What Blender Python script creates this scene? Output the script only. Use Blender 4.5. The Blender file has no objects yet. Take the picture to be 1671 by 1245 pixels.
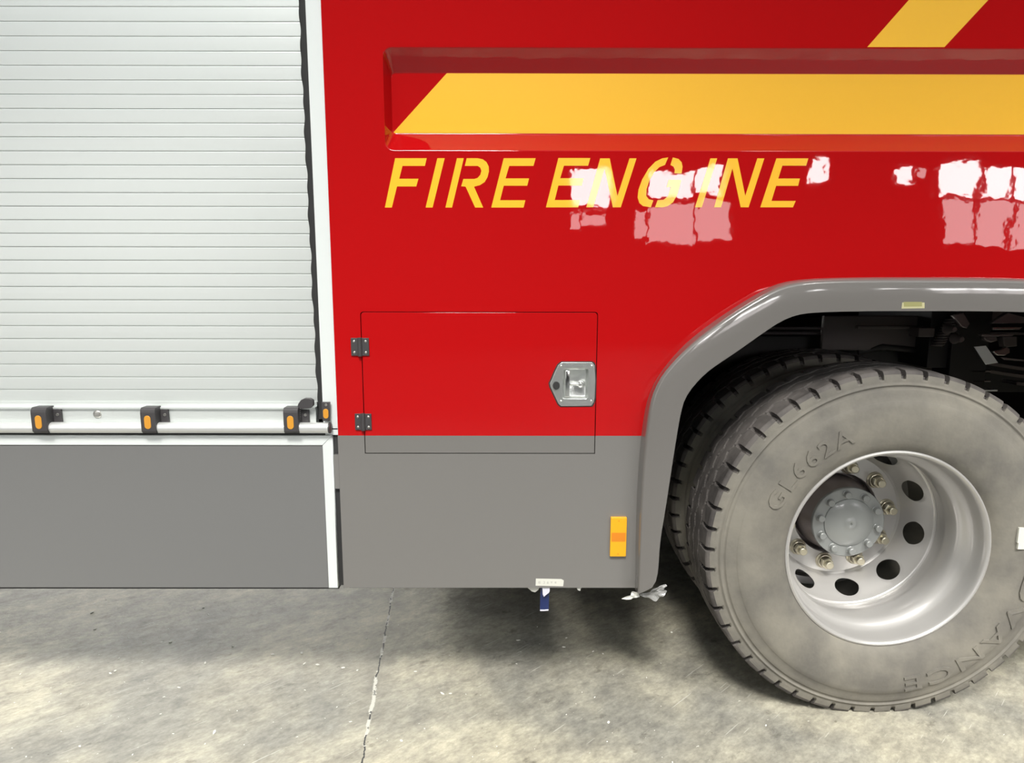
import bpy, bmesh, math, random
from mathutils import Vector, Matrix, noise
from mathutils.geometry import tessellate_polygon
PI = math.pi
R = math.radians
S = bpy.context.scene
C = S.collection

# ------------------------------------------------------------------ camera
W_PX, H_PX = 1671, 1245
F_PX, PITCH, YAW, ROLL = 1058.8, 0.1525, -0.0024, 0.0017
CAM_Y, CAM_H = -1.7432, 1.2795
cam_d = bpy.data.cameras.new('camera')
cam = bpy.data.objects.new('camera', cam_d)
C.objects.link(cam)
cam_d.sensor_width = 36.0
cam_d.lens = F_PX / W_PX * 36.0
cam_d.clip_start = 0.05
cam.matrix_world = (Matrix.Translation((0, CAM_Y, CAM_H)) @ Matrix.Rotation(YAW, 4, 'Z')
                    @ Matrix.Rotation(PI / 2 - PITCH, 4, 'X') @ Matrix.Rotation(ROLL, 4, 'Z'))
S.camera = cam
CAM_R = cam.matrix_world.to_3x3()

def ray(px, py):
    return CAM_R @ Vector(((px - W_PX / 2) / F_PX, -(py - H_PX / 2) / F_PX, -1))
def at(px, py, Y=0.0):                    # where the sight line of a measured point meets the plane y = Y
    d = ray(px, py)
    s = (Y - CAM_Y) / d.y
    return (d.x * s, CAM_H + d.z * s)
def on_floor(px, py):
    d = ray(px, py)
    s = -CAM_H / d.z
    return (d.x * s, CAM_Y + d.y * s)

# ------------------------------------------------------------------ view, world, lights
S.view_settings.view_transform = 'Standard'
S.view_settings.look = 'None'
S.view_settings.gamma = 1
S.view_settings.use_curve_mapping = False
S.view_settings.exposure = -0.22
w = bpy.data.worlds.new('hall_air')
S.world = w
w.use_nodes = True
bg = w.node_tree.nodes['Background']
# dim hall air near the horizon, brighter fill light added towards the zenith
wn = w.node_tree
tcw = wn.nodes.new('ShaderNodeTexCoord'); spw = wn.nodes.new('ShaderNodeSeparateXYZ'); rw = wn.nodes.new('ShaderNodeValToRGB')
wn.links.new(tcw.outputs['Generated'], spw.inputs[0]); wn.links.new(spw.outputs['Z'], rw.inputs[0])
rw.color_ramp.elements[0].position = 0.40; rw.color_ramp.elements[0].color = (0.10, 0.105, 0.11, 1)
rw.color_ramp.elements[1].position = 0.90; rw.color_ramp.elements[1].color = (0.95, 1.0, 1.0, 1)
wn.links.new(rw.outputs[0], bg.inputs[0])
bg.inputs[1].default_value = 0.8

def lamp(name, kind, loc, target, power, size=0.5, cone=None, blend=1.0, color=(1, 1, 1)):
    d = bpy.data.lights.new(name, kind)
    d.energy = power
    d.color = color
    if kind == 'SPOT':
        d.spot_size = R(cone); d.spot_blend = blend; d.shadow_soft_size = size
    if kind == 'AREA':
        d.shape = 'RECTANGLE'; d.size = size[0]; d.size_y = size[1]
    o = bpy.data.objects.new(name, d)
    C.objects.link(o)
    o.location = loc
    v = Vector(target) - Vector(loc)
    o.rotation_euler = v.to_track_quat('-Z', 'Y').to_euler()
    return o
# added unseen spots; their cone edges grade the body darker towards the top
for i, (x, y) in enumerate([(-3.7, -4.3), (-0.5, -4.4), (3.7, -4.3)]):
    lamp('added_fill_spot', 'SPOT', (x, y, 6.2), (x, y + 3.0, 0), (3400, 4200, 7600)[i], 0.8, (52, 53, 58)[i], 1.0, (1.0, 0.97, 0.92))

# ------------------------------------------------------------------ materials
def mat(name, col, rough=0.5, metal=0.0, coat=0.0, coat_rough=0.03, spec=0.5):
    m = bpy.data.materials.new(name)
    m.use_nodes = True
    b = m.node_tree.nodes['Principled BSDF']
    b.inputs['Base Color'].default_value = (*col, 1)
    b.inputs['Roughness'].default_value = rough
    b.inputs['Metallic'].default_value = metal
    b.inputs['Coat Weight'].default_value = coat
    b.inputs['Coat Roughness'].default_value = coat_rough
    b.inputs['Specular IOR Level'].default_value = spec
    return m
def nd(m, t, **kw):
    n = m.node_tree.nodes.new(t)
    for k, v in kw.items():
        if k.startswith('i_'):
            key = k[2:]
            key = int(key) if key.isdigit() else key.replace('_', ' ')
            n.inputs[key].default_value = v
        else:
            setattr(n, k, v)
    return n
def lk(m, a, ao, b, bi):
    m.node_tree.links.new(a.outputs[ao], b.inputs[bi])
def bsdf(m):
    return m.node_tree.nodes['Principled BSDF']
def add_bump(m, layers, coat=True):
    prev = None
    tc = nd(m, 'ShaderNodeTexCoord')
    for (scale, dist, stretch) in layers:
        mp = nd(m, 'ShaderNodeMapping'); mp.inputs['Scale'].default_value = stretch
        lk(m, tc, 'Object', mp, 'Vector')
        n = nd(m, 'ShaderNodeTexNoise', i_Scale=scale, i_Detail=1.5)
        lk(m, mp, 'Vector', n, 'Vector')
        b = nd(m, 'ShaderNodeBump', i_Strength=1.0, i_Distance=dist)
        lk(m, n, 'Fac', b, 'Height')
        if prev: lk(m, prev, 'Normal', b, 'Normal')
        prev = b
    lk(m, prev, 'Normal', bsdf(m), 'Normal')
    if coat: lk(m, prev, 'Normal', bsdf(m), 'Coat Normal')
def mottle(m, c1, c2, scale, stretch=(1, 1, 1), lo=0.35, hi=0.65, detail=5, rough=None, rot=(0, 0, 0)):
    tc = nd(m, 'ShaderNodeTexCoord')
    mp = nd(m, 'ShaderNodeMapping'); mp.inputs['Scale'].default_value = stretch
    mp.inputs['Rotation'].default_value = rot
    lk(m, tc, 'Object', mp, 'Vector')
    n = nd(m, 'ShaderNodeTexNoise', i_Scale=scale, i_Detail=detail, i_Roughness=0.6)
    lk(m, mp, 'Vector', n, 'Vector')
    r = nd(m, 'ShaderNodeValToRGB')
    r.color_ramp.elements[0].position = lo; r.color_ramp.elements[0].color = (*c1, 1)
    r.color_ramp.elements[1].position = hi; r.color_ramp.elements[1].color = (*c2, 1)
    lk(m, n, 'Fac', r, 'Fac')
    lk(m, r, 'Color', bsdf(m), 'Base Color')
    return r
WAVES = [(2.2, 0.0016, (1, 1, 1)), (9, 0.00035, (1, 1, 1)), (34, 0.00009, (1, 1, 1.0))]
RED = (0.43, 0.0050, 0.0062)
GREY = (0.170, 0.164, 0.155)
M = {}
M['red'] = mat('red_gloss_paint', RED, 0.35, 0, 1.0, 0.02, spec=0.0); add_bump(M['red'], WAVES)
M['grey'] = mat('grey_gloss_paint', GREY, 0.4, 0, 1.0, 0.06); add_bump(M['grey'], [(2.2, 0.002, (1, 1, 1)), (5, 0.0012, (2.2, 1, 0.35)), (30, 0.00005, (1, 1, 1))])
M['grey_flare'] = mat('grey_flare_paint', (0.145, 0.137, 0.128), 0.4, 0, 1.0, 0.06); add_bump(M['grey_flare'], [(2.2, 0.002, (1, 1, 1)), (9, 0.0006, (1, 1, 1))])
M['grey_flap'] = mat('grey_satin_paint', (0.152, 0.152, 0.150), 0.45, 0, 0.8, 0.15); add_bump(M['grey_flap'], [(2.0, 0.0015, (1, 1, 1))])
# two-tone door paint: red above the paint line, grey below
m = mat('two_tone_paint', RED, 0.35, 0, 1.0, 0.03, spec=0.0); M['two_tone'] = m
add_bump(m, [(2.2, 0.0016, (1, 1, 1)), (5, 0.0006, (2.2, 1, 0.35)), (30, 0.00005, (1, 1, 1))])
PAINT_Z = at(800, 711)[1]
tc = nd(m, 'ShaderNodeTexCoord'); sp = nd(m, 'ShaderNodeSeparateXYZ')
lk(m, tc, 'Object', sp, 'Vector')
gt = nd(m, 'ShaderNodeMath', operation='GREATER_THAN'); gt.inputs[1].default_value = PAINT_Z
lk(m, sp, 'Z', gt, 0)
mx = nd(m, 'ShaderNodeMix', data_type='RGBA')
mx.inputs['A'].default_value = (*GREY, 1); mx.inputs['B'].default_value = (*RED, 1)
lk(m, gt, 0, mx, 'Factor'); lk(m, mx, 'Result', bsdf(m), 'Base Color')
M['yellow'] = mat('yellow_film', (0.92, 0.49, 0.005), 0.45, 0, 0.6, 0.05)
add_bump(M['yellow'], WAVES)
m = mat('anodised_aluminium', (0.70, 0.735, 0.715), 0.36, 0.5); M['alu'] = m
M['alu_bright'] = mat('bright_aluminium', (0.78, 0.79, 0.78), 0.28, 0.6)
M['white_trim'] = mat('pale_powder_coat', (0.70, 0.74, 0.73), 0.4, 0.1)
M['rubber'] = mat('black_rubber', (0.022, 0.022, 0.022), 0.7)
M['plastic'] = mat('dark_grey_plastic', (0.048, 0.045, 0.047), 0.45)
M['amber'] = mat('amber_lens', (0.62, 0.28, 0.03), 0.3, 0, 0.5)
M['amber_deep'] = mat('deep_amber_lens', (0.66, 0.21, 0.008), 0.35, 0, 0.5)
M['orange'] = mat('orange_reflector_lens', (0.80, 0.38, 0.006), 0.3, 0, 0.5)
M['steel'] = mat('zinc_steel', (0.62, 0.61, 0.57), 0.3, 0.9)
M['yellow_zinc'] = mat('worn_yellow_zinc', (0.58, 0.54, 0.42), 0.32, 0.85)
M['chrome'] = mat('polished_stainless', (0.85, 0.86, 0.84), 0.12, 1.0)
M['satin'] = mat('satin_stainless', (0.70, 0.72, 0.70), 0.24, 0.85)
M['silver'] = mat('silver_wheel_paint', (0.47, 0.46, 0.445), 0.29, 0.4, 0.3, 0.15)
M['hubgrey'] = mat('hub_grey_paint', (0.24, 0.25, 0.243), 0.38, 0.1, 0.5, 0.12)
M['hubdark'] = mat('bare_hub_iron', (0.26, 0.225, 0.22), 0.36, 0.5)
M['chassis'] = mat('chassis_paint', (0.10, 0.085, 0.08), 0.45, 0.0)
M['chassis_black'] = mat('black_chassis_paint', (0.012, 0.011, 0.011), 0.6)
M['bare_metal'] = mat('galvanised_metal', (0.85, 0.88, 0.88), 0.45, 0.2)
M['underbody'] = mat('black_underseal', (0.006, 0.0055, 0.0055), 0.95, spec=0.1)
m = mat('dusty_sidewall_rubber', (0.30, 0.285, 0.245), 0.8); M['sidewall'] = m
mottle(m, (0.125, 0.118, 0.104), (0.205, 0.192, 0.160), 6.0, lo=0.36, hi=0.64, detail=10)
add_bump(m, [(14, 0.0015, (1, 1, 1)), (70, 0.0008, (1, 1, 1))], False)
m = mat('worn_tread_rubber', (0.12, 0.11, 0.105), 0.75); M['tread'] = m
mottle(m, (0.048, 0.043, 0.041), (0.125, 0.113, 0.105), 9.0, detail=7)
add_bump(m, [(90, 0.0012, (1, 1, 1))], False)
M['paper'] = mat('white_label_paper', (0.62, 0.62, 0.56), 0.6)
M['ink'] = mat('faded_grey_ink', (0.38, 0.38, 0.35), 0.7)
M['olive'] = mat('olive_print', (0.30, 0.29, 0.12), 0.6)
M['cream'] = mat('cream_sticker', (0.50, 0.47, 0.27), 0.5)
M['blue'] = mat('blue_tape', (0.010, 0.020, 0.085), 0.4)
M['lilac'] = mat('pale_lilac_tape', (0.60, 0.60, 0.68), 0.5)
M['white_plastic'] = mat('white_plastic', (0.58, 0.58, 0.54), 0.35)
m = mat('clear_film', (0.5, 0.5, 0.49), 0.25, 0, 0, spec=0.6); M['film'] = m
bsdf(m).inputs['Alpha'].default_value = 0.35
M['grit'] = mat('pale_grit', (0.75, 0.74, 0.68), 0.8)
M['wall'] = mat('hall_wall_paint', (0.07, 0.07, 0.07), 0.8)
M['bounce_cut'] = mat('dark_bounce_cut', (0.10, 0.105, 0.10), 0.6)  # dark tone for unseen floor, added to cut bounce light on the recess
M['frame_metal'] = mat('window_frame_paint', (0.20, 0.21, 0.21), 0.5)
def glow(name, s, col=(1, 1, 1)):
    m = bpy.data.materials.new(name); m.use_nodes = True
    b = bsdf(m)
    b.inputs['Base Color'].default_value = (0.05, 0.05, 0.05, 1)
    b.inputs['Emission Color'].default_value = (*col, 1)
    b.inputs['Emission Strength'].default_value = s
    return m
M['day'] = glow('bright_daylight_pane', 26, (1.0, 0.98, 0.97))
M['day_dim'] = glow('dusty_daylight_pane', 8, (1.0, 0.93, 0.93))
M['fill_side'] = glow('side_fill_glow', 2, (1.0, 0.99, 0.97))  # glow of the added side fill panels
M['fill_far'] = glow('far_fill_glow', 15, (1.0, 0.99, 0.95))  # glow of the added fill panels beyond the truck
M['day_top'] = glow('clerestory_daylight_pane', 5, (0.97, 1.0, 1.0))

# ------------------------------------------------------------------ mesh helpers
ENGINE_LOC = Vector((0, 1.25, 0))
def link(name, me, m=None, parent=None, smooth=None):
    o = bpy.data.objects.new(name, me)
    C.objects.link(o)
    if m is not None:
        for mm in (m if isinstance(m, (list, tuple)) else [m]): me.materials.append(mm)
    if smooth:
        me.shade_smooth(); me.set_sharp_from_angle(angle=R(smooth))
    if parent is not None:
        o.parent = parent
        if parent.type == 'EMPTY':
            o.matrix_parent_inverse = Matrix.Translation(-parent.location)
    return o
def obj(name, bm, m=None, parent=None, smooth=None):
    me = bpy.data.meshes.new(name)
    bmesh.ops.recalc_face_normals(bm, faces=bm.faces) if smooth != 'keep' else None
    bm.to_mesh(me); bm.free()
    return link(name, me, m, parent, smooth if smooth != 'keep' else None)
def tag(o, label=None, cat=None, group=None, kind=None):
    if label: o['label'] = label
    if cat: o['category'] = cat
    if group: o['group'] = group
    if kind: o['kind'] = kind
    return o
def box(bm, x0, x1, y0, y1, z0, z1, bevel=0.0, seg=2):
    r = bmesh.ops.create_cube(bm, size=1)
    vs = r['verts']
    for v in vs:
        v.co = Vector((x0 + (v.co.x + .5) * (x1 - x0), y0 + (v.co.y + .5) * (y1 - y0), z0 + (v.co.z + .5) * (z1 - z0)))
    if bevel:
        es = list({e for v in vs for e in v.link_edges})
        bmesh.ops.bevel(bm, geom=es, offset=bevel, segments=seg, profile=0.5, affect='EDGES')
def plate(name, loops, y_front, thick, m, parent, bevel=0.0, res=2):
    """flat sheet facing -Y: outer loop and holes as (x, z), bevelled edges"""
    cu = bpy.data.curves.new(name, 'CURVE')
    cu.dimensions = '2D'; cu.fill_mode = 'BOTH'
    cu.extrude = max(thick / 2 - bevel, 0.00005); cu.bevel_depth = bevel; cu.bevel_resolution = res
    cu.offset = -bevel
    for lp in loops:
        sp = cu.splines.new('POLY'); sp.points.add(len(lp) - 1)
        for p, (x, z) in zip(sp.points, lp): p.co = (x, z, 0, 1)
        sp.use_cyclic_u = True
    o = bpy.data.objects.new(name, cu); C.objects.link(o)
    me = bpy.data.meshes.new_from_object(o.evaluated_get(bpy.context.evaluated_depsgraph_get()))
    bpy.data.objects.remove(o); bpy.data.curves.remove(cu)
    yc = y_front + thick / 2
    for v in me.vertices:
        x, z, d = v.co
        v.co = (x, yc - d, z)
    me.materials.clear()
    me.name = name
    return link(name, me, m, parent)
def rrect(x0, x1, z0, z1, r, n=5):
    out = []
    for (cx, cz, a0) in ((x1 - r, z1 - r, 0), (x0 + r, z1 - r, 90), (x0 + r, z0 + r, 180), (x1 - r, z0 + r, 270)):
        for k in range(n + 1):
            a = R(a0 + 90 * k / n)
            out.append((cx + r * math.cos(a), cz + r * math.sin(a)))
    return out
def lathe_y(bm, prof, cx, cz, n=96, y_off=0.0, close=False, mi=0):
    """prof: (y, r) rows turned about an axis along Y"""
    rings = []
    for (y, r) in prof:
        if r < 1e-6:
            rings.append([bm.verts.new((cx, y + y_off, cz))])
        else:
            rings.append([bm.verts.new((cx + r * math.cos(2 * PI * k / n), y + y_off, cz + r * math.sin(2 * PI * k / n))) for k in range(n)])
    for a, b in zip(rings, rings[1:]):
        for k in range(n):
            j = (k + 1) % n
            if len(a) == 1 and len(b) == 1: continue
            if len(a) == 1: f = bm.faces.new((a[0], b[k], b[j]))
            elif len(b) == 1: f = bm.faces.new((a[k], a[j], b[0]))
            else: f = bm.faces.new((a[k], a[j], b[j], b[k]))
            f.material_index = mi
    return rings
def tube(bm, pts, r, n=12, cap=True):
    rings = []
    for i, p in enumerate(pts):
        p = Vector(p)
        a = Vector(pts[max(i - 1, 0)]); b = Vector(pts[min(i + 1, len(pts) - 1)])
        q = (b - a).to_track_quat('Z', 'Y')
        rr = r[i] if isinstance(r, (list, tuple)) else r
        rings.append([bm.verts.new(p + q @ Vector((rr * math.cos(2 * PI * k / n), rr * math.sin(2 * PI * k / n), 0))) for k in range(n)])
    for a, b in zip(rings, rings[1:]):
        for k in range(n):
            j = (k + 1) % n
            bm.faces.new((a[k], a[j], b[j], b[k]))
    if cap:
        bm.faces.new(rings[0]); bm.faces.new(list(reversed(rings[-1])))
def sheet(bm, rows, closed=False):
    vr = [[bm.verts.new(p) for p in row] for row in rows]
    for a, b in zip(vr, vr[1:]):
        n = len(a)
        for k in range(n if closed else n - 1):
            j = (k + 1) % n
            bm.faces.new((a[k], a[j], b[j], b[k]))
    return vr
def dup(o, loc, parent, name=None, rot=None):
    c = o.copy(); C.objects.link(c); c.parent = parent
    c.location = loc
    if rot is not None: c.rotation_euler = rot
    return c
def resample(pts, n):
    L = [0.0]
    for a, b in zip(pts, pts[1:]): L.append(L[-1] + math.dist(a, b))
    out = []
    for i in range(n):
        t = L[-1] * i / (n - 1)
        k = 0
        while k < len(L) - 2 and L[k + 1] < t: k += 1
        u = (t - L[k]) / max(L[k + 1] - L[k], 1e-9)
        out.append(tuple(p + (q - p) * u for p, q in zip(pts[k], pts[k + 1])))
    return out
def smooth_line(pts, it=2):
    for _ in range(it):
        q = [pts[0]]
        for a, b in zip(pts, pts[1:]):
            q.append(tuple(.75 * x + .25 * y for x, y in zip(a, b)))
            q.append(tuple(.25 * x + .75 * y for x, y in zip(a, b)))
        q.append(pts[-1]); pts = q
    return pts

# ------------------------------------------------------------------ the hall
bm = bmesh.new(); box(bm, -14, 16, -0.55, 9, -0.2, 0.0)
floor = obj('floor', bm, None); tag(floor, kind='structure')
fm = mat('stained_concrete', (0.3, 0.29, 0.25), 0.62, spec=0.4)
floor.data.materials.append(fm)
tc = nd(fm, 'ShaderNodeTexCoord')
def fnoise(scale, stretch, rotz, detail=6, rough=0.6, off=(0, 0, 0)):
    mp = nd(fm, 'ShaderNodeMapping'); mp.inputs['Rotation'].default_value = (0, 0, rotz)
    mp2 = nd(fm, 'ShaderNodeMapping'); mp2.inputs['Scale'].default_value = stretch; mp2.inputs['Location'].default_value = off
    lk(fm, tc, 'Object', mp, 'Vector'); lk(fm, mp, 'Vector', mp2, 'Vector')
    n = nd(fm, 'ShaderNodeTexNoise', i_Scale=scale, i_Detail=detail, i_Roughness=rough)
    lk(fm, mp2, 'Vector', n, 'Vector')
    return n
def framp(src, p0, c0, p1, c1, out='Fac'):
    r = nd(fm, 'ShaderNodeValToRGB')
    r.color_ramp.elements[0].position = p0; r.color_ramp.elements[0].color = (*c0, 1)
    r.color_ramp.elements[1].position = p1; r.color_ramp.elements[1].color = (*c1, 1)
    lk(fm, src, out, r, 'Fac'); return r
def fmix(mode, a, b, fac=1.0, facsrc=None):
    x = nd(fm, 'ShaderNodeMix', data_type='RGBA', blend_type=mode)
    x.inputs['Factor'].default_value = fac
    if facsrc: lk(fm, facsrc[0], facsrc[1], x, 'Factor')
    for s, k in ((a, 'A'), (b, 'B')):
        if isinstance(s, tuple): x.inputs[k].default_value = (*s, 1)
        else: lk(fm, s, 'Result' if s.bl_idname == 'ShaderNodeMix' else 'Color', x, k)
    return x
big = framp(fnoise(1.3, (1, 1, 1), 0.4, 4), 0.40, (0.27, 0.262, 0.228), 0.60, (0.46, 0.43, 0.335))
streak = framp(fnoise(5.5, (1.0, 1.6, 1), -0.6, 12, 0.74), 0.36, (0.66, 0.66, 0.67), 0.64, (1.20, 1.20, 1.17))
base = fmix('MULTIPLY', big, streak)
mid_ = framp(fnoise(24, (1, 1.7, 1), -0.65, 8, 0.7, (1, 8, 0)), 0.36, (0.80, 0.80, 0.80), 0.64, (1.13, 1.13, 1.12))
base = fmix('MULTIPLY', base, mid_)
fine = framp(fnoise(70, (1, 1.6, 1), -0.7, 4), 0.3, (0.86, 0.86, 0.86), 0.7, (1.1, 1.1, 1.1))
base = fmix('MULTIPLY', base, fine)
dark = framp(fnoise(7.5, (1, 1.6, 1), -0.5, 7, 0.7, (3, 7, 0)), 0.60, (1, 1, 1), 0.68, (0.62, 0.61, 0.60))
pit = framp(fnoise(30, (1, 1.5, 1), -0.6, 5, 0.6, (8, 2, 0)), 0.685, (1, 1, 1), 0.70, (0.62, 0.61, 0.59))
base = fmix('MULTIPLY', base, pit)
base = fmix('MULTIPLY', base, dark)
spk = framp(fnoise(42, (1, 2.2, 1), -0.6, 3, 0.6, (5, 1, 0)), 0.71, (0, 0, 0), 0.74, (1, 1, 1))
base = fmix('MIX', base, (0.66, 0.65, 0.58), facsrc=(spk, 'Color'))
scr = framp(fnoise(16, (0.35, 9, 1), -0.75, 2, 0.5, (9, 4, 0)), 0.70, (0, 0, 0), 0.735, (0.6, 0.6, 0.6))
base = fmix('MIX', base, (0.60, 0.59, 0.53), facsrc=(scr, 'Color'))
# the joint between two pours: a wandering dark crack with pale filler along parts of it
p0 = Vector(on_floor(641, 965)); p1 = Vector(on_floor(590, 1243))
dirv = (p1 - p0).normalized(); nrm = Vector((-dirv.y, dirv.x))
vm = nd(fm, 'ShaderNodeVectorMath', operation='DOT_PRODUCT'); vm.inputs[1].default_value = (nrm.x, nrm.y, 0)
vs_ = nd(fm, 'ShaderNodeVectorMath', operation='SUBTRACT'); vs_.inputs[1].default_value = (p0.x, p0.y, 0)
lk(fm, tc, 'Object', vs_, 0); lk(fm, vs_, 0, vm, 0)
wig = fnoise(7, (1, 1, 1), 0, 5, 0.7)
w1 = nd(fm, 'ShaderNodeMath', operation='MULTIPLY_ADD'); w1.inputs[1].default_value = 0.035; w1.inputs[2].default_value = -0.0175
lk(fm, wig, 'Fac', w1, 0)
sm = nd(fm, 'ShaderNodeMath', operation='ADD'); lk(fm, vm, 'Value', sm, 0); lk(fm, w1, 0, sm, 1)
ab = nd(fm, 'ShaderNodeMath', operation='ABSOLUTE'); lk(fm, sm, 0, ab, 0)
def band(width, soft):
    mr = nd(fm, 'ShaderNodeMapRange'); mr.inputs['From Min'].default_value = width + soft; mr.inputs['From Max'].default_value = width
    lk(fm, ab, 0, mr, 'Value'); return mr
def mul(a, ao, b, bo):
    x = nd(fm, 'ShaderNodeMath', operation='MULTIPLY'); lk(fm, a, ao, x, 0); lk(fm, b, bo, x, 1); return x
soil = mul(band(0.01, 0.075), 'Result', framp(fnoise(3.5, (1, 1, 1), 0, 3), 0.42, (0, 0, 0), 0.60, (0.55, 0.55, 0.55)), 'Color')
base = fmix('MIX', base, (0.11, 0.105, 0.10), facsrc=(soil, 0))
crk = band(0.0017, 0.0012)
base = fmix('MIX', base, (0.03, 0.03, 0.03), facsrc=(crk, 'Result'))
fil = mul(band(0.0036, 0.003), 'Result', framp(fnoise(13, (1, 1, 1), 0, 4, 0.7, (2, 2, 0)), 0.50, (0, 0, 0), 0.53, (1, 1, 1)), 'Color')
base = fmix('MIX', base, (0.55, 0.54, 0.48), facsrc=(fil, 0))
lk(fm, base, 'Result', bsdf(fm), 'Base Color')
bp = nd(fm, 'ShaderNodeBump', i_Strength=0.5, i_Distance=0.004)
lk(fm, fnoise(25, (1, 1.5, 1), -0.7, 6), 'Fac', bp, 'Height'); lk(fm, bp, 'Normal', bsdf(fm), 'Normal')

bm = bmesh.new(); box(bm, -14, 16, 8.8, 9.0, 0, 10)
tag(obj('wall_far', bm, M['wall']), kind='structure')
WY = -12.0
bm = bmesh.new(); box(bm, -14, 16, -12.2, -0.55, -0.2, 0.0)
tag(obj('floor', bm, M['bounce_cut']), kind='structure')  # unseen dark floor strip added to keep bounce light off the body
bm = bmesh.new(); box(bm, -14, 16, WY - 0.2, WY, 0, 10)
tag(obj('wall_back', bm, M['wall']), kind='structure')
def window(n, panes, bright):
    """panes: list of (px0, py0, px1, py1, bright?) as seen mirrored in the truck's paint"""
    bm = bmesh.new(); bf = bmesh.new()
    for (a, b, c, d, s) in panes:
        (x0, z1), (x1, z0) = at(a, b, -WY), at(c, d, -WY)
        box(bm, x0, x1, WY + 0.02, WY + 0.035, z0, z1)
        for f in bm.faces[-6:]: f.material_index = s
        for (q0, q1, r0, r1) in ((x0 - .05, x0, z0 - .05, z1 + .05), (x1, x1 + .05, z0 - .05, z1 + .05), (x0 - .05, x1 + .05, z0 - .05, z0), (x0 - .05, x1 + .05, z1, z1 + .05)):
            box(bf, q0, q1, WY + 0.0, WY + 0.07, r0, r1)
    o = obj('window_%d' % n, bm, [M['day_dim'], M['day'], M['day_top']]); tag(o, kind='structure')
    obj('window_frame', bf, M['frame_metal'], o)
window(1, [(934, 280, 996, 338, 1), (930, 348, 952, 376, 0), (956, 348, 992, 366, 0)], 1)
window(2, [(1062, 280, 1122, 324, 1), (1128, 274, 1180, 316, 1), (1036, 342, 1052, 386, 0), (1058, 334, 1128, 396, 0), (1136, 328, 1190, 392, 0)], 1)
window(3, [(1318, 264, 1344, 300, 1)], 1)
window(4, [(1458, 274, 1478, 298, 1), (1482, 278, 1508, 292, 0)], 1)
window(5, [(1536, 268, 1588, 320, 1), (1602, 274, 1640, 322, 1), (1652, 278, 1710, 326, 1), (1540, 326, 1586, 396, 0), (1594, 328, 1646, 400, 0), (1654, 332, 1712, 404, 0)], 1)
bm = bmesh.new(); bf = bmesh.new()
for x0 in (-12.0, -8.5, -5.0):             # unseen glowing panels added beyond the truck to light the floor under it
    box(bm, x0, x0 + 3.1, 8.76, 8.78, 0.1, 4.6)
    box(bf, x0 - .2, x0, 8.72, 8.8, 0.1, 4.8)
o = obj('window_8', bm, M['fill_far']); tag(o, kind='structure'); obj('window_frame', bf, M['frame_metal'], o)
bm = bmesh.new(); bf = bmesh.new()
for x0 in (-13.6, -10.6, -7.6, 11.4, 13.9):      # unseen glowing panels added to either side as low fill light
    x1 = x0 + (2.7 if x0 < 0 else 2.2)
    box(bm, x0, x1, WY + 0.02, WY + 0.04, 0.3, 4.6)
    box(bf, x0 - .2, x0, WY, WY + .08, 0.1, 4.8); box(bf, x0, x1, WY, WY + .08, 4.6, 4.8); box(bf, x0, x1, WY + .03, WY + .07, 2.3, 2.4)
o = obj('window_7', bm, M['fill_side']); tag(o, kind='structure'); obj('window_frame', bf, M['frame_metal'], o)
bm = bmesh.new(); bf = bmesh.new()
for k in range(10):
    x0 = -12.5 + k * 2.7
    box(bm, x0, x0 + 2.4, WY + 0.02, WY + 0.04, 7.5, 9.6)
    box(bf, x0 - .15, x0, WY, WY + .08, 7.4, 9.7); box(bf, x0, x0 + 2.4, WY, WY + .08, 7.4, 7.5)
o = obj('window_6', bm, M['day_top']); tag(o, kind='structure'); obj('window_frame', bf, M['frame_metal'], o)

# ------------------------------------------------------------------ the fire engine
eng = bpy.data.objects.new('fire_engine', None); C.objects.link(eng)
eng.location = ENGINE_LOC
tag(eng, 'red and grey fire engine with roller shutter, yellow stripes and dusty dual rear wheels', 'fire engine')
# straightened key lines of the body side (plane y = 0)
XF = at(535, 300)[0] * .5 + at(552, 711)[0] * .5           # edge between white frame and red sheet
XR, XL, ZTOP = 4.6, -2.9, 2.55
Z_PAINT = PAINT_Z
Z_BOT = at(800, 959)[1]
WX, WZ = 1.0896, 0.515
Y_LIP = 0.03

# wheel arch lines, measured on the left half and mirrored about the axle
FY = -0.055
o_pts = [(1036, 961), (1038, 831), (1042.5, 749), (1047, 705), (1052, 670), (1058, 646), (1069.6, 619), (1095.7, 584), (1129.8, 549.5), (1192.6, 504.6), (1251.8, 469.6), (1275, 461), (1300.3, 456.5), (1340, 453.6), (1420, 452)]
f_pts = [(1041, 970), (1043.7, 886), (1047.8, 776.6), (1056, 694.6), (1062, 655), (1076, 620), (1101, 589), (1135, 556), (1197, 511), (1256, 476), (1280, 466), (1305, 460.5), (1343, 457), (1420, 455.5)]
i_pts = [(1064, 959), (1073.7, 943), (1076.5, 886), (1086, 831), (1098.3, 749), (1112, 664.6), (1123, 640), (1146, 614), (1165.7, 598), (1201.6, 574.6), (1242.9, 545), (1273.4, 524.4), (1300, 513.5), (1330, 509.6), (1420, 507.5)]
def half(pts, Y):
    w_ = [at(a, b, Y) for a, b in pts]
    w_ = [(min(x, WX), z) for x, z in w_]
    w_.append((WX, w_[-1][1]))
    return w_
def full(pts, n=60, sm_it=2):
    h = resample(smooth_line(pts, sm_it), n)
    return h + [(2 * WX - x, z) for x, z in reversed(h[:-1])]
out0 = full(half(o_pts, 0.0)); fac0 = full(half(f_pts, FY)); inn0 = full(half(i_pts, FY))

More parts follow.
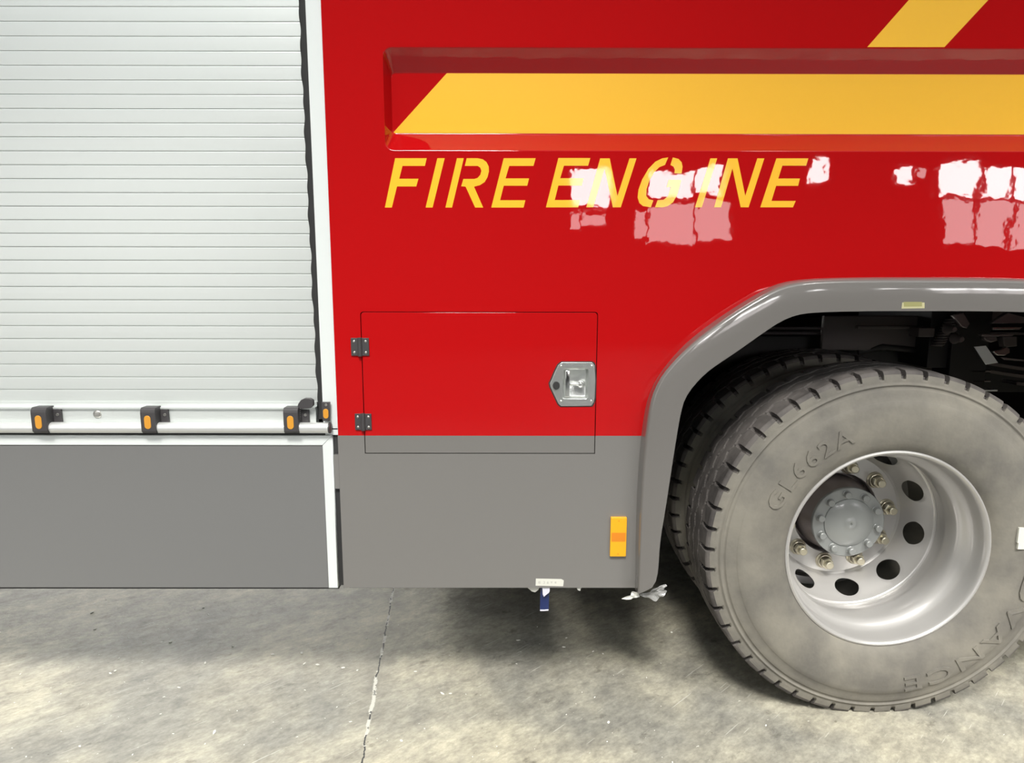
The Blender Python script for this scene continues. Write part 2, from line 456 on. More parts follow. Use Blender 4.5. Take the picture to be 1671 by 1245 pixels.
# access door outline
(dx0, dz1), (dx1, dz0) = at(590, 509), at(974, 740)
DX0, DX1, DZ0, DZ1 = at(592, 620)[0], at(973, 620)[0], dz0, dz1
G = 0.0010
def corner(cx, cz, r, a0, a1, n=4):
    return [(cx + r * math.cos(R(a0 + (a1 - a0) * k / n)), cz + r * math.sin(R(a0 + (a1 - a0) * k / n))) for k in range(n + 1)]
RAD = 0.008
# recess outline
(rx0, rz1), (_, rz0) = at(624, 76), at(628, 246)
RX1 = 4.3
rec_o = rrect(rx0, RX1, rz0, rz1, 0.022, 6)
RD, RS, RSX = 0.042, 0.0525, 0.0135
top_arch = [p for p in out0 if p[1] > Z_PAINT]
xa0 = top_arch[0][0]; xa1 = top_arch[-1][0]
red_out = [(XF, ZTOP), (XF, Z_PAINT), (DX0 - G, Z_PAINT)]
red_out += [(DX0 - G, DZ1 + G - RAD)] + corner(DX0 - G + RAD, DZ1 + G - RAD, RAD, 180, 90) + corner(DX1 + G - RAD, DZ1 + G - RAD, RAD, 90, 0)
red_out += [(DX1 + G, Z_PAINT), (xa0, Z_PAINT)] + top_arch + [(xa1, Z_PAINT), (XR, Z_PAINT), (XR, ZTOP)]
side = plate('side_panel', [red_out, rec_o], 0.0, 0.003, M['red'], eng)
tag(side, 'glossy red upper body sheet')
# pressed recess tray joined to the red sheet
bm = bmesh.new(); bm.from_mesh(side.data)
def rec_loop(t_in, y, rad):
    return [(x, y, z) for x, z in rrect(rx0 + RSX * t_in, RX1 - RSX * t_in, rz0 + RS * t_in, rz1 - RS * t_in, rad, 6)]
fillet = 0.12
loops = [rec_loop(-0.0, 0.0, .022)]
for k in range(1, 5):                      # rolled outer edge
    a = k / 4
    loops.append(rec_loop(0.075 * a, RD * 0.075 * a * a, .022))
loops.append(rec_loop(0.90, RD * 0.93, .013))
for k in range(1, 5):
    a = k / 4
    loops.append(rec_loop(0.90 + .10 * a, RD * (0.93 + .07 * (1 - (1 - a) ** 2)), .012))
loops = [loops[0]] + loops[1:]
vr = sheet(bm, loops, closed=True)
for f in bm.faces[-(len(loops) - 1) * len(loops[0]):]: f.smooth = True
fl = bm.faces.new(vr[-1]); fl.smooth = False
bm.normal_update()
for f in bm.faces[-((len(loops) - 1) * len(loops[0]) + 1):]:
    if f.normal.y > 0: f.normal_flip()
bm.to_mesh(side.data); bm.free()

low = [p for p in out0 if p[1] <= Z_PAINT]
left_low = [p for p in low if p[0] < WX]; right_low = [p for p in low if p[0] > WX]
XG = at(557, 860)[0]                       # left edge of the grey skirt
grey_out = [(XG, Z_PAINT), (XG, Z_BOT), (left_low[0][0], Z_BOT)] + [p for p in left_low if p[1] > Z_BOT] + [(xa0, Z_PAINT), (DX1 + G, Z_PAINT)]
grey_out += [(DX1 + G, DZ0 - G), (DX0 - G, DZ0 - G), (DX0 - G, Z_PAINT)]
tag(plate('skirt_panel', [grey_out], 0.0, 0.003, M['grey'], eng), 'glossy grey lower body sheet beside the wheel arch')
rg = [(XR, Z_PAINT), (xa1, Z_PAINT)] + [p for p in right_low if p[1] > Z_BOT] + [(right_low[-1][0], Z_BOT), (XR, Z_BOT)]
plate('skirt_panel', [rg], 0.0, 0.003, M['grey'], eng)
# folded return at the bottom of the skirt and dark door rebate behind the gap
bm = bmesh.new()
box(bm, XG, left_low[0][0], 0.003, 0.03, Z_BOT, Z_BOT + 0.002)
obj('bottom_fold', bm, M['grey'], eng)
bm = bmesh.new()
box(bm, DX0 - .02, DX1 + .02, 0.018, 0.022, DZ0 - .02, DZ1 + .02)
obj('door_rebate', bm, M['underbody'], eng)
door = [(DX0 + G, DZ0 + G), (DX1 - G, DZ0 + G)] + corner(DX1 - G - RAD, DZ1 - G - RAD, RAD, 0, 90) + corner(DX0 + G + RAD, DZ1 - G - RAD, RAD, 90, 180)
LS = 1358 / 120.0
def lp(x, y, Y=0.0): return at(880 + x / LS, 570 + y / LS, Y)
(hx0, hz1), (hx1, hz0) = lp(440, 345), lp(895, 905)
pan = rrect(hx0, hx1, hz0, hz1, 0.006, 4)
dr = plate('access_door', [door, pan], -0.0006, 0.006, M['two_tone'], eng, 0.0008, 1)
tag(dr, 'red access door with grey lower strip')

# --- stripes and lettering: thin film stuck on the sheet
def film(name, pts, y, m, parent, th=0.0005):
    return plate(name, [pts], y - th, th, m, parent)
zs0 = at(1100, 218.3, RD)[1]; zs1 = at(1100, 119.5, RD)[1]
film('yellow_stripe', [(at(641, 217.5, RD)[0], zs0), (RX1 - .05, zs0), (RX1 - .05, zs1), (at(730, 118, RD)[0], zs1)], RD, M['yellow'], side)
a = at(1415, 77); b = at(1541, 77); c = at(1612.6, 0); d = at(1483, 0)
zt = 2.3
ex = lambda p, q: (p[0] + (q[0] - p[0]) * (zt - p[1]) / (q[1] - p[1]), zt)
film('diagonal_stripe', [a, b, ex(b, c), ex(a, d)], 0.0, M['yellow'], side)
LT = at(900, 258)[1]; LB = at(900, 339)[1]
def LA(pts, o, s=3.342):                  # letter outline measured in an enlarged view
    return [at(o[0] + x / s, o[1] + y / s) for x, y in pts]
A0, B0 = (600, 0), (860, 230)
def arc(cx, cy, rx, ry, a0, a1, n=8, sk=0.285):
    """slanted elliptic arc"""
    out = []
    for k in range(n + 1):
        t = R(a0 + (a1 - a0) * k / n)
        x, y = rx * math.cos(t), ry * math.sin(t)
        out.append((cx + x - y * sk, cy + y))
    return out
N = [(1096, 95), (1148, 95), (1190, 300), (1256, 95), (1294, 95), (1208, 362), (1165, 362), (1120, 150), (1058, 362), (1020, 362)]
E = [(742, 863), (916, 863), (904, 905), (772, 905), (752, 973), (880, 973), (870, 1013), (742, 1013), (722, 1092), (860, 1092), (850, 1132), (674, 1132)]
letters = [
    (A0, [(150, 863), (322, 863), (312, 905), (190, 905), (172, 975), (277, 975), (265, 1017), (160, 1017), (132, 1132), (94, 1132)]),
    (A0, [(380, 863), (420, 863), (354, 1132), (316, 1132)]),
    (A0, [[(487, 863), (524, 863), (460, 1132), (424, 1132)],
          [(540, 863), (600, 863), (628, 869), (648, 884), (660, 908), (661, 935), (654, 965), (638, 993), (612, 1010), (580, 1018), (630, 1132), (586, 1132), (534, 1018), (510, 1016), (522, 976), (582, 976), (600, 970), (614, 954), (620, 932), (614, 914), (600, 905), (530, 905)]]),
    (A0, E),
    (A0, [(x + 298, y - 1) for x, y in E]),
    (B0, [(x - 697, y) for x, y in N]),
    (B0, [[(770, 90), (737, 95), (700, 113), (662, 152), (628, 210), (608, 265), (603, 308), (612, 338), (632, 355), (675, 362), (689, 324), (664, 318), (650, 300), (652, 262), (668, 214), (694, 170), (722, 143), (752, 131)],
          [(795, 90), (826, 98), (843, 116), (848, 140), (843, 178), (804, 176), (806, 156), (799, 140), (782, 131)],
          [(772, 212), (842, 212), (820, 292), (796, 335), (766, 356), (740, 362), (698, 362), (712, 323), (744, 321), (768, 302), (784, 252), (761, 252)]]),
    (B0, [(1000, 95), (1037, 95), (953, 362), (916, 362)]),
    (B0, N),
    (B0, [(1360, 95), (1534, 95), (1522, 135), (1392, 135), (1370, 205), (1488, 205), (1478, 245), (1358, 245), (1333, 327), (1465, 327), (1450, 362), (1272, 362)]),
]
for org, pts in letters:
    polys = pts if isinstance(pts[0], list) else [pts]
    plate('letter', [LA(p, org) for p in polys], -0.0005, 0.0005, M['yellow'], side)

# --- white frame, rubber seal and roller shutter on the left
FX0, FX1 = at(498, 60)[0] * .5 + at(524, 600)[0] * .5, XF - 0.0005
Z_FB = at(540, 710.5)[1]
bm = bmesh.new()
box(bm, FX0, FX1, 0.005, 0.05, Z_FB + .014, ZTOP, 0.0015)
box(bm, FX0 + 0.004, FX1, 0.005, 0.03, Z_FB, Z_FB + .02, 0.001)
tag(obj('door_frame', bm, M['white_trim'], eng), 'pale vertical frame profile between shutter and red sheet')
YS = 0.022                                   # shutter face
SH_X1a, SH_X1b = at(489, 5, YS)[0], at(521, 640, YS)[0]
Z_RAIL = at(400, 656.5, YS)[1]
# rubber seal with the scalloped lip the slat ends leave
rows = []
bm = bmesh.new()
Zs = [Z_RAIL - 0.045 + 0.0058 * k for k in range(int((ZTOP - Z_RAIL + .04) / 0.0058))]
def slat_edge(z):
    t = (z - at(0, 640, YS)[1]) / (at(0, 5, YS)[1] - at(0, 640, YS)[1])
    return SH_X1b + (SH_X1a - SH_X1b) * min(max(t, -.1), 1.6) * 0.55 + (-.004)
for z in Zs:
    x = slat_edge(z) + 0.0014 * math.sin(z * 2 * PI / 0.07) + 0.0012 * math.sin(z * 2 * PI / 0.19 + 1)
    rows.append([(x, YS + 0.002, z), (x, YS - 0.006, z), (x + .004, YS - 0.009, z), (FX0 + .004, 0.012, z), (FX0 + .004, YS + 0.01, z)])
sheet(bm, rows, closed=True)
obj('rubber_seal', bm, M['rubber'], eng, 40)
bm = bmesh.new()
P = 0.03502
z = Z_RAIL
prof = []
while z < ZTOP:
    prof += [(YS + 0.0040, z + 0.0002), (YS + 0.0003, z + 0.0010), (YS, z + 0.0030), (YS - 0.0001, z + P * .5), (YS, z + P - 0.0025), (YS + 0.0003, z + P - 0.0006), (YS + 0.0040, z + P - 0.00015)]
    z += P
ends = [XL, slat_edge(1.0) + .012]
sheet(bm, [[(x, y, zz) for (y, zz) in prof] for x in (XL, -1.2, max(SH_X1b, SH_X1a) + .002)])
sl = obj('roller_shutter', bm, M['alu'], eng)
tag(sl, 'pale aluminium slatted roller shutter')
bm = bmesh.new()
zr = lambda y: at(300, y, YS)[1]
XE = at(518, 670, YS)[0]
box(bm, XL, XE, 0.000, YS + .01, zr(665.5), zr(662), 0.001)
box(bm, XL, XE, YS - .002, YS + .01, zr(666), zr(655))
box(bm, XL, XE, 0.006, YS + .01, zr(704), zr(665))
obj('shutter_bottom_rail', bm, M['alu'], eng)
bm = bmesh.new()                             # dark slot under the shutter
box(bm, XL, FX0 + .0035, 0.007, 0.05, at(300, 711)[1] - .002, zr(703))
obj('sill_channel', bm, M['rubber'], eng)
LBY = -0.0105
YR_ = 0.006                                  # face of the bottom rail
zb = (at(300, 689, LBY)[1] + at(300, 706.5, LBY)[1]) / 2; rb = (at(300, 689, LBY)[1] - at(300, 706.5, LBY)[1]) / 2
xb1 = at(537, 697, LBY)[0]
bm = bmesh.new(); tube(bm, [(XL, LBY, zb), (xb1, LBY, zb)], rb, 32)
bar = obj('lift_bar', bm, M['alu_bright'], eng, 40)
tag(bar, 'bright tubular lift bar')
bm = bmesh.new(); tube(bm, [(xb1, LBY, zb), (xb1 + .004, LBY, zb), (xb1 + .006, LBY, zb)], [rb * 1.03, rb * 1.03, rb * .8], 32)
obj('end_cap', bm, M['plastic'], bar, 40)
def oval(x, z, hw, hh, n=10):
    return [(x + hw * math.cos(PI * k / n), z + hh - hw + hw * math.sin(PI * k / n)) for k in range(n + 1)] + \
           [(x - hw * math.cos(PI * k / n), z - hh + hw - hw * math.sin(PI * k / n)) for k in range(n + 1)]
BR_Y = LBY - rb - 0.004
def bracket(px0, px1):
    x0 = at(px0, 690, BR_Y)[0]; x1 = at(px1, 690, BR_Y)[0]
    zt, z0 = at(60, 666, BR_Y)[1], at(60, 707.5, BR_Y)[1]
    bm = bmesh.new()
    # clip body: hooks from the rail over the bar
    pr = [(YR_, zt + .001), (BR_Y + .008, zt + .001), (BR_Y + .002, zt - .004), (BR_Y, zt - .012), (BR_Y, z0 + .006), (BR_Y + .006, z0), (LBY + rb + .001, z0), (LBY + rb + .001, zb), (YR_ - .001, zb + .004)]
    a_ = [bm.verts.new((x0, y, z)) for y, z in pr]; b_ = [bm.verts.new((x1, y, z)) for y, z in pr]
    for k in range(len(pr)):
        j = (k + 1) % len(pr); bm.faces.new((a_[k], a_[j], b_[j], b_[k]))
    bm.faces.new(a_); bm.faces.new(list(reversed(b_)))
    bmesh.ops.bevel(bm, geom=[e for e in bm.edges], offset=0.0012, segments=2, profile=.5, affect='EDGES')
    # screw ear
    xe = x1 + .021; ze = at(80, 666, YS)[1]; ze0 = at(80, 687, YS)[1]
    box(bm, x1 - .004, xe, YR_ - .006, YR_, ze0, ze, 0.001)
    br = obj('bar_bracket', bm, M['plastic'], eng)
    xo = (x0 + x1) / 2 - .001
    zo = at(60, 689, BR_Y)[1]
    plate('amber_insert', [oval(xo, zo, 0.0088, 0.0185)], BR_Y - 0.0012, 0.0035, M['amber'], br, 0.0008)
    bs = bmesh.new(); lathe_y(bs, [(0, 0), (-0.0005, .0035), (0.0015, .0045), (0.004, .0045)], xe - .010, (ze * .62 + ze0 * .38), 16, YR_ - .0075)
    obj('screw', bs, M['steel'], br, 50)
    return br
for a_, b_ in ((51, 76), (229.5, 253.5), (462.5, 486.5)): bracket(a_, b_)
# end bracket on the frame
bm = bmesh.new()
(ex0, ez1), (ex1, ez0) = at(525.5, 656.5, -0.012), at(539, 687, -0.012)
bx = [(ex0, ez0), (ex1 - .002, ez0), (ex1, ez1), (ex0 - .001, ez1)]
eb = plate('frame_bracket', [bx], -0.014, 0.012, M['plastic'], eng, 0.001)
plate('amber_insert', [oval((ex0 + ex1) / 2 - .0005, (ez0 + ez1) / 2 - .005, .0072, .0135)], -0.0155, 0.003, M['amber'], eb, 0.0006)
bs = bmesh.new(); lathe_y(bs, [(0, 0), (-0.0003, .003), (0.0015, .004), (0.003, .004)], (ex0 + ex1) / 2 + .001, ez1 - .007, 16, -0.016); obj('screw', bs, M['steel'], eb, 50)
# catch lever
bm = bmesh.new()
lv = [(0, .0), (.004, .012), (.012, .023), (.022, .0275), (.036, .0275), (.0445, .022), (.0445, .008), (.038, .001), (.012, -.001)]
(lx, lz) = at(485, 666, -0.01)
plv = [(lx + x * 1.0, lz + z) for x, z in lv]
cl = plate('catch_lever', [plv], -0.014, 0.014, M['plastic'], eng, 0.0014, 3)
bs = bmesh.new()
tube(bs, [(lx + .004 + .0035 * math.cos(t), -0.009 + .0035 * math.sin(t), lz - .002 - .028 * t / 31.4) for t in [k * .5 for k in range(63)]], .0009, 6)
obj('spring', bs, M['steel'], cl, 60)
bm = bmesh.new()
(cx_, cz_) = at(165, 674, YS)
lathe_y(bm, [(0, 0), (0.0004, .004), (0.0002, .0085), (0.0018, .0108), (0.004, .0112), (.008, .0112)], cx_, cz_, 28, YR_ - .004)
box(bm, cx_ - .006, cx_ + .006, YR_ - .0048, YR_ - .003, cz_ - .0008, cz_ + .0008)
tag(obj('rail_screw', bm, M['steel'], eng, 40), 'large round slotted screw')

# --- lower locker flap on the left with pale frame trim
TY = -0.002
tx1 = at(543.5, 715)[0] * .4 + at(550.5, 958)[0] * .6
tz1 = at(300, 710.5)[1]; tz0 = Z_BOT
tw = at(300, 710.5)[1] - at(300, 726)[1]; tws = 0.026
fl = plate('locker_flap', [[(XL, tz0), (tx1 - tws, tz0), (tx1 - tws, tz1 - tw), (XL, tz1 - tw)]], 0.001, 0.018, M['grey_flap'], eng)
tag(fl, 'grey lower locker flap')
plate('flap_trim', [[(XL, tz1 - tw), (tx1 - tws - .0003, tz1 - tw), (tx1 - .0003, tz1), (XL, tz1)]], TY, 0.02, M['white_trim'], fl, 0.001)
plate('flap_trim', [[(tx1 - tws, tz0), (tx1, tz0), (tx1, tz1 - .0007), (tx1 - tws, tz1 - tw - .0007)]], TY, 0.02, M['white_trim'], fl, 0.001)
bm = bmesh.new()                              # dark gap behind the flap edge, with a grey edge strip
box(bm, tx1 - .06, XG + .03, 0.012, 0.05, Z_BOT + .002, Z_PAINT - .002)
obj('gap_channel', bm, M['rubber'], eng)
bm = bmesh.new(); g1 = at(555, 745)[0]
box(bm, tx1 + .0025, XG - .0005, 0.001, 0.012, at(0, 797)[1], at(0, 742)[1])
obj('gap_strip', bm, M['grey'], eng)

# --- hinges
def hinge(px, py, wpx, hpx):
    (cx, cz) = at(px, py, -0.003)
    hw, hh = wpx / 2 * .001645, hpx / 2 * .001645
    bm = bmesh.new()
    box(bm, cx - hw, cx + hw, -0.0045, -0.0008, cz - hh, cz + hh, 0.0008)
    tube(bm, [(cx, -0.0055, cz - hh - .001), (cx, -0.0055, cz + hh + .001)], 0.0058, 16)
    h = obj('hinge', bm, M['plastic'], eng)
    for sx in (-1, 1):
        for sz in (-1, 1):
            bs = bmesh.new()
            lathe_y(bs, [(-0.0012, 0), (-0.0010, .0022), (0, .0036), (0.001, .0037)], cx + sx * hw * .64, cz + sz * hh * .63, 16, -0.0048)
            obj('rivet', bs, M['steel'], h, 50)
    return h
hinge(587.5, 566, 29.5, 29)
hinge(592.8, 688.3, 27.5, 27.5)

# --- folding T latch, measured in an enlarged view
o_ = [(415, 235), (960, 235), (1000, 262), (1020, 310), (1035, 560), (1020, 900), (1000, 980), (960, 1040), (400, 1045), (350, 1000), (205, 690), (192, 620), (225, 560), (290, 400), (345, 290)]
outl = [lp(*p) for p in o_]
(hx0, hz1), (hx1, hz0) = lp(440, 345), lp(895, 905)
pan = rrect(hx0, hx1, hz0, hz1, 0.006, 4)
la = plate('door_latch', [outl, pan], -0.0042, 0.0036, M['satin'], eng, 0.0014, 3)
tag(la, 'polished folding T-handle latch in a recessed chrome dish')
bm = bmesh.new()
lpl = []
for t, y in ((0, -.0035), (.15, -.001), (.35, .006), (.5, .010), (.62, .011)):
    d_ = t * .009
    lpl.append([(x, y, z) for x, z in rrect(hx0 + d_, hx1 - d_, hz0 + d_, hz1 - d_, .005, 4)])
v_ = sheet(bm, lpl, closed=True); bm.faces.new(v_[-1])
obj('dish', bm, M['satin'], la, 60)
gk = [((x - sum(p[0] for p in outl) / len(outl)) * 1.055 + sum(p[0] for p in outl) / len(outl), (z - sum(p[1] for p in outl) / len(outl)) * 1.045 + sum(p[1] for p in outl) / len(outl)) for x, z in outl]
plate('gasket', [gk, pan], -0.0012, 0.0008, M['rubber'], la)
bm = bmesh.new()                               # bracket leaf of the handle
(tx0, tz1_), (tx1_, tz0_) = lp(480, 385), lp(560, 880)
box(bm, tx0, tx1_, -0.0045, 0.002, tz0_, tz1_, 0.0025, 3)
(cx, cz) = lp(760, 640)
(ax, _) = lp(560, 620)
tube(bm, [(ax, -0.003, cz + .001), ((ax + cx) / 2, -0.004, cz + .001), (cx - .006, -0.003, cz)], [.0045, .0035, .0045], 14)
rg_ = [(cx + .0075 * math.cos(t), -0.002, cz + .0075 * math.sin(t)) for t in [2 * PI * k / 28 for k in range(29)]]
tube(bm, rg_, .0024, 10, False)
obj('t_handle', bm, M['chrome'], la, 50)
bm = bmesh.new(); tube(bm, [(cx, 0.010, cz), (cx, -0.003, cz), (cx, -0.004, cz)], [.0052, .0052, .004], 20)
obj('lock_boss', bm, M['chrome'], la, 50)
(kx, kz) = lp(312, 660)
bm = bmesh.new()
rr_ = 0.0093
pts = [(kx + rr_ * math.cos(t) * (0.98 if math.sin(t) > 0 else 1.0), kz + rr_ * 1.18 * math.sin(t)) for t in [2 * PI * k / 28 for k in range(28)]]
cv = plate('lock_cover', [pts], -0.0095, 0.0055, M['rubber'], la, 0.0015, 3)
tag(cv, 'dark plastic lock cover')
for (a_, b_) in ((400, 303), (965, 300), (400, 950), (955, 945)):
    (qx, qz) = lp(a_, b_)
    bs = bmesh.new(); lathe_y(bs, [(-0.0018, 0), (-0.0014, .0020), (0, .0034), (0.0005, .0034)], qx, qz, 14, -0.0042)
    obj('rivet', bs, M['chrome'], la, 60)

# --- amber side marker
(mx0, mz1), (mx1, mz0) = at(996, 842.5), at(1020.5, 906)
mk = plate('side_marker', [rrect(mx0, mx1, mz0, mz1, .0025, 4)], -0.010, 0.010, M['orange'], eng, 0.0015, 3)
tag(mk, 'amber rectangular side reflector')
zz = lambda t: mz1 + (mz0 - mz1) * t
plate('lens_window', [rrect(mx0 + .003, mx1 - .003, zz(.61), zz(.385), .001, 3)], -0.0106, 0.001, M['amber_deep'], mk)
for t in (.085, .93):
    bs = bmesh.new(); lathe_y(bs, [(0, 0), (0, .0018), (.001, .0018)], (mx0 + mx1) / 2, zz(t), 12, -0.0106); obj('screw', bs, M['amber_deep'], mk)

# --- small labels
def quad_label(name, px, Y, m, parent, th=0.0004, lab=None):
    o = plate(name, [[at(a, b, Y) for a, b in px]], Y - th, th, m, parent)
    if lab: tag(o, lab)
    return o
lb = quad_label('paper_label', [(874.5, 944), (916, 944.8), (920, 947), (919, 956.5), (874, 955.5)], 0.0, M['paper'], eng, lab='small white paper label with faded characters')
for k, x in enumerate((880.5, 887.5, 893.8, 900, 906.5)):
    bm = bmesh.new()
    for (u0, u1, v0, v1) in [((-1.8, 1.8, -1.9, -1.3), (-1.8, 1.8, 0.0, .6), (-1.8, -1.2, -1.9, 1.8), (-.6, 1.8, 1.3, 1.8)), ((-1.5, 1.8, -1.9, -1.4), (.9, 1.5, -1.8, 1.8), (-1.5, 1, 1.2, 1.7)), ((-1.8, 1.8, .8, 1.5), (-.3, .3, -1.9, 1.8), (-1.4, 1.4, -.9, -.4)), ((-1.6, 1.6, -1.2, -.5), (-.4, .4, -1.2, 1.3)), ((-1.7, 1.7, -.9, -.3), (-1.7, 1.7, .5, 1.0), (-.3, .3, -1.6, 1.6))][k]:
        (x0, z1) = at(x + u0, 950.4 + v0); (x1, z0) = at(x + u1, 950.4 + v1)
        box(bm, x0, x1, -.0007, -.0003, z0, z1)
    obj('printed_character', bm, M['ink'], lb)
st = quad_label('flare_sticker', [(1472.5, 490), (1508.5, 490), (1508.5, 503), (1471, 503.5)], FY, M['cream'], eng, 0.0006, 'small cream sticker with an olive print')
quad_label('print', [(1474.5, 492.5), (1504.5, 492.5), (1504.5, 500), (1475, 500.5)], FY - .0006, M['olive'], st, .0003)

# --- wheel arch flare
n = len(out0)
bm = bmesh.new()
rows = []
for k in range(n):
    o0, f0, i0 = out0[k], fac0[k], inn0[k]
    def mixp(p, q, t): return (p[0] + (q[0] - p[0]) * t, p[1] + (q[1] - p[1]) * t)
    fr = 0.10
    row = [(o0[0], 0.0, o0[1])]
    m1 = mixp(o0, f0, .7); row.append((m1[0], FY * .78, m1[1]))
    for t in (0, .35, .7, 1):
        q = mixp(f0, i0, fr * t); row.append((q[0], FY * (.84 + .16 * (1 - (1 - t) ** 2)), q[1]))
    q = mixp(f0, i0, .55); row.append((q[0], FY - .001, q[1]))
    row.append((i0[0], FY, i0[1]))
    # rolled inner edge, turned inward
    j = mixp(i0, f0, 0.0)
    row.append((i0[0], FY + .003, i0[1])); 
    q = mixp(i0, f0, .06); row.append((q[0], -0.012, q[1]))
    row.append((o0[0] + (i0[0] - o0[0]) * .75, 0.0, o0[1] + (i0[1] - o0[1]) * .75))
    rows.append(row)
sheet(bm, rows, closed=True)
for ring in (0, -1):
    pass
bm.verts.ensure_lookup_table()
L_ = len(rows[0])
bm.faces.new([bm.verts[i] for i in range(L_)]); bm.faces.new([bm.verts[i] for i in range(len(bm.verts) - L_, len(bm.verts))][::-1])
fla = obj('wheel_arch_flare', bm, M['grey_flare'], eng, 38)
tag(fla, 'grey angular wheel arch flare')

# --- dark body structure behind the sheets
UB = M['underbody']
def part_box(name, m, *b, bevel=0.0):
    bm = bmesh.new(); box(bm, *b, bevel); return obj(name, bm, m, eng)
part_box('shadow_strip', M['rubber'], XL, XG - .02, 0.022, 0.05, Z_BOT - .0145, Z_BOT + .01)  # black strip standing in for the shadow line under the body edge
part_box('shadow_strip', M['rubber'], XG + .01, 0.34, 0.024, 0.05, Z_BOT - .0125, Z_BOT + .01)
z_arch = at(1420, 507, FY)[1]
part_box('locker_housing', UB, XL, 0.36, 0.055, 0.66, Z_BOT + .01, 1.2)
part_box('body_floor', UB, XL, XR, 0.055, 2.45, 1.32, 1.38)
part_box('body_core', UB, XL, XR, 0.060, 2.45, 1.38, 2.5)
part_box('far_side_blocker', UB, -0.2, XR, 2.45, 2.5, 0.22, 2.5)  # unseen far side, added and cut to control light under the truck
part_box('rear_housing', UB, 2.4, XR, 0.055, 0.66, Z_BOT + .01, 1.2)
part_box('light_blocker', UB, -0.35, 0.50, 0.86, 2.3, 0.10, 1.1)  # unseen box added to block light from the floor beside the wheel
part_box('far_locker', UB, 0.55, 2.5, 1.6, 2.3, 0.25, 1.1)

# --- wheels -------------------------------------------------------------
def rim_profile():
    # (depth behind lip, radius) from the outer lip to the back lip
    return [(.012, .2965), (.004, .2985), (-.0015, .2960), (-.0035, .2915), (-.0015, .2870), (.004, .2840), (.014, .2828), (.028, .2820), (.048, .2805), (.058, .2775), (.070, .268), (.080, .2595), (.092, .2560), (.135, .2560), (.150, .2585), (.170, .2665), (.190, .2700), (.215, .2715), (.232, .2730), (.236, .286), (.240, .2965)]
DISC = [(.200, .2705), (.2005, .267), (.204, .263), (.216, .2565), (.236, .2435), (.258, .230), (.284, .2175), (.298, .2110), (.3045, .2050), (.3050, .1980)]
def disc_at(t):
    seg = t * (len(DISC) - 1); k = min(int(seg), len(DISC) - 2); u = seg - k
    a, b = DISC[k], DISC[k + 1]
    return a[0] + (b[0] - a[0]) * u, a[1] + (b[1] - a[1]) * u
def wheel_mesh(bm, flip=1):
    """flip=1: deep dish facing the camera; depth measured from the lip plane"""
    lathe_y(bm, rim_profile(), 0, 0, 128)
    T_ = [(y, r) for y, r in DISC]
    # conical band with ten round hand holes: DISC param between t0 and t1
    t0, t1 = 2.05 / 9, 7.0 / 9
    lathe_y(bm, [DISC[0], DISC[1], DISC[2], disc_at(t0)], 0, 0, 160)
    lathe_y(bm, [disc_at(t1), DISC[8], DISC[9], (.305, .1415), (.3065, .1400), (.318, .1400)], 0, 0, 160)
    # arc length table of the band
    K = 40
    tt = [t0 + (t1 - t0) * i / K for i in range(K + 1)]
    pp = [disc_at(t) for t in tt]
    Ls = [0]
    for a, b in zip(pp, pp[1:]): Ls.append(Ls[-1] + math.dist(a, b))
    def by_len(s):
        s = min(max(s, 0), Ls[-1]); k = 0
        while k < K - 1 and Ls[k + 1] < s: k += 1
        u = (s - Ls[k]) / (Ls[k + 1] - Ls[k]); return pp[k][0] + (pp[k + 1][0] - pp[k][0]) * u, pp[k][1] + (pp[k + 1][1] - pp[k][1]) * u
    Lt = Ls[-1]; hr = 0.0395; sc = Lt * .44
    hw = PI / 10
    for s in range(10):
        th0 = R(-11.4 + 36 * s)
        Rm = by_len(sc)[1]
        rect = []
        nb = 12
        xr = hw * Rm
        for i in range(nb): rect.append((-xr + 2 * xr * i / nb, 0))
        for i in range(nb): rect.append((xr, Lt * i / nb))
        for i in range(nb): rect.append((xr - 2 * xr * i / nb, Lt))
        for i in range(nb): rect.append((-xr, Lt - Lt * i / nb))
        def mp(u, v, dep=0.0):
            y, r = by_len(v); th = th0 + u / Rm
            return ((r - dep * .5) * math.cos(th), y + dep, (r - dep * .5) * math.sin(th))
        rows = []
        for m_ in range(7):
            f = (m_ / 6) ** 1.3
            row = []
            for (u, v) in rect:
                a = math.atan2(v - sc, u); hu, hv = hr * math.cos(a), sc + hr * math.sin(a)
                row.append(mp(hu + (u - hu) * f, hv + (v - hv) * f))
            rows.append(row)
        inner = []
        for (u, v) in rect:
            a = math.atan2(v - sc, u); inner.append(mp(hr * math.cos(a), sc + hr * math.sin(a), 0.011))
        sheet(bm, [inner] + rows, closed=True)
    bmesh.ops.remove_doubles(bm, verts=bm.verts, dist=2e-5)
    for v in bm.verts:
        if flip < 0: v.co.y = 0.634 - v.co.y

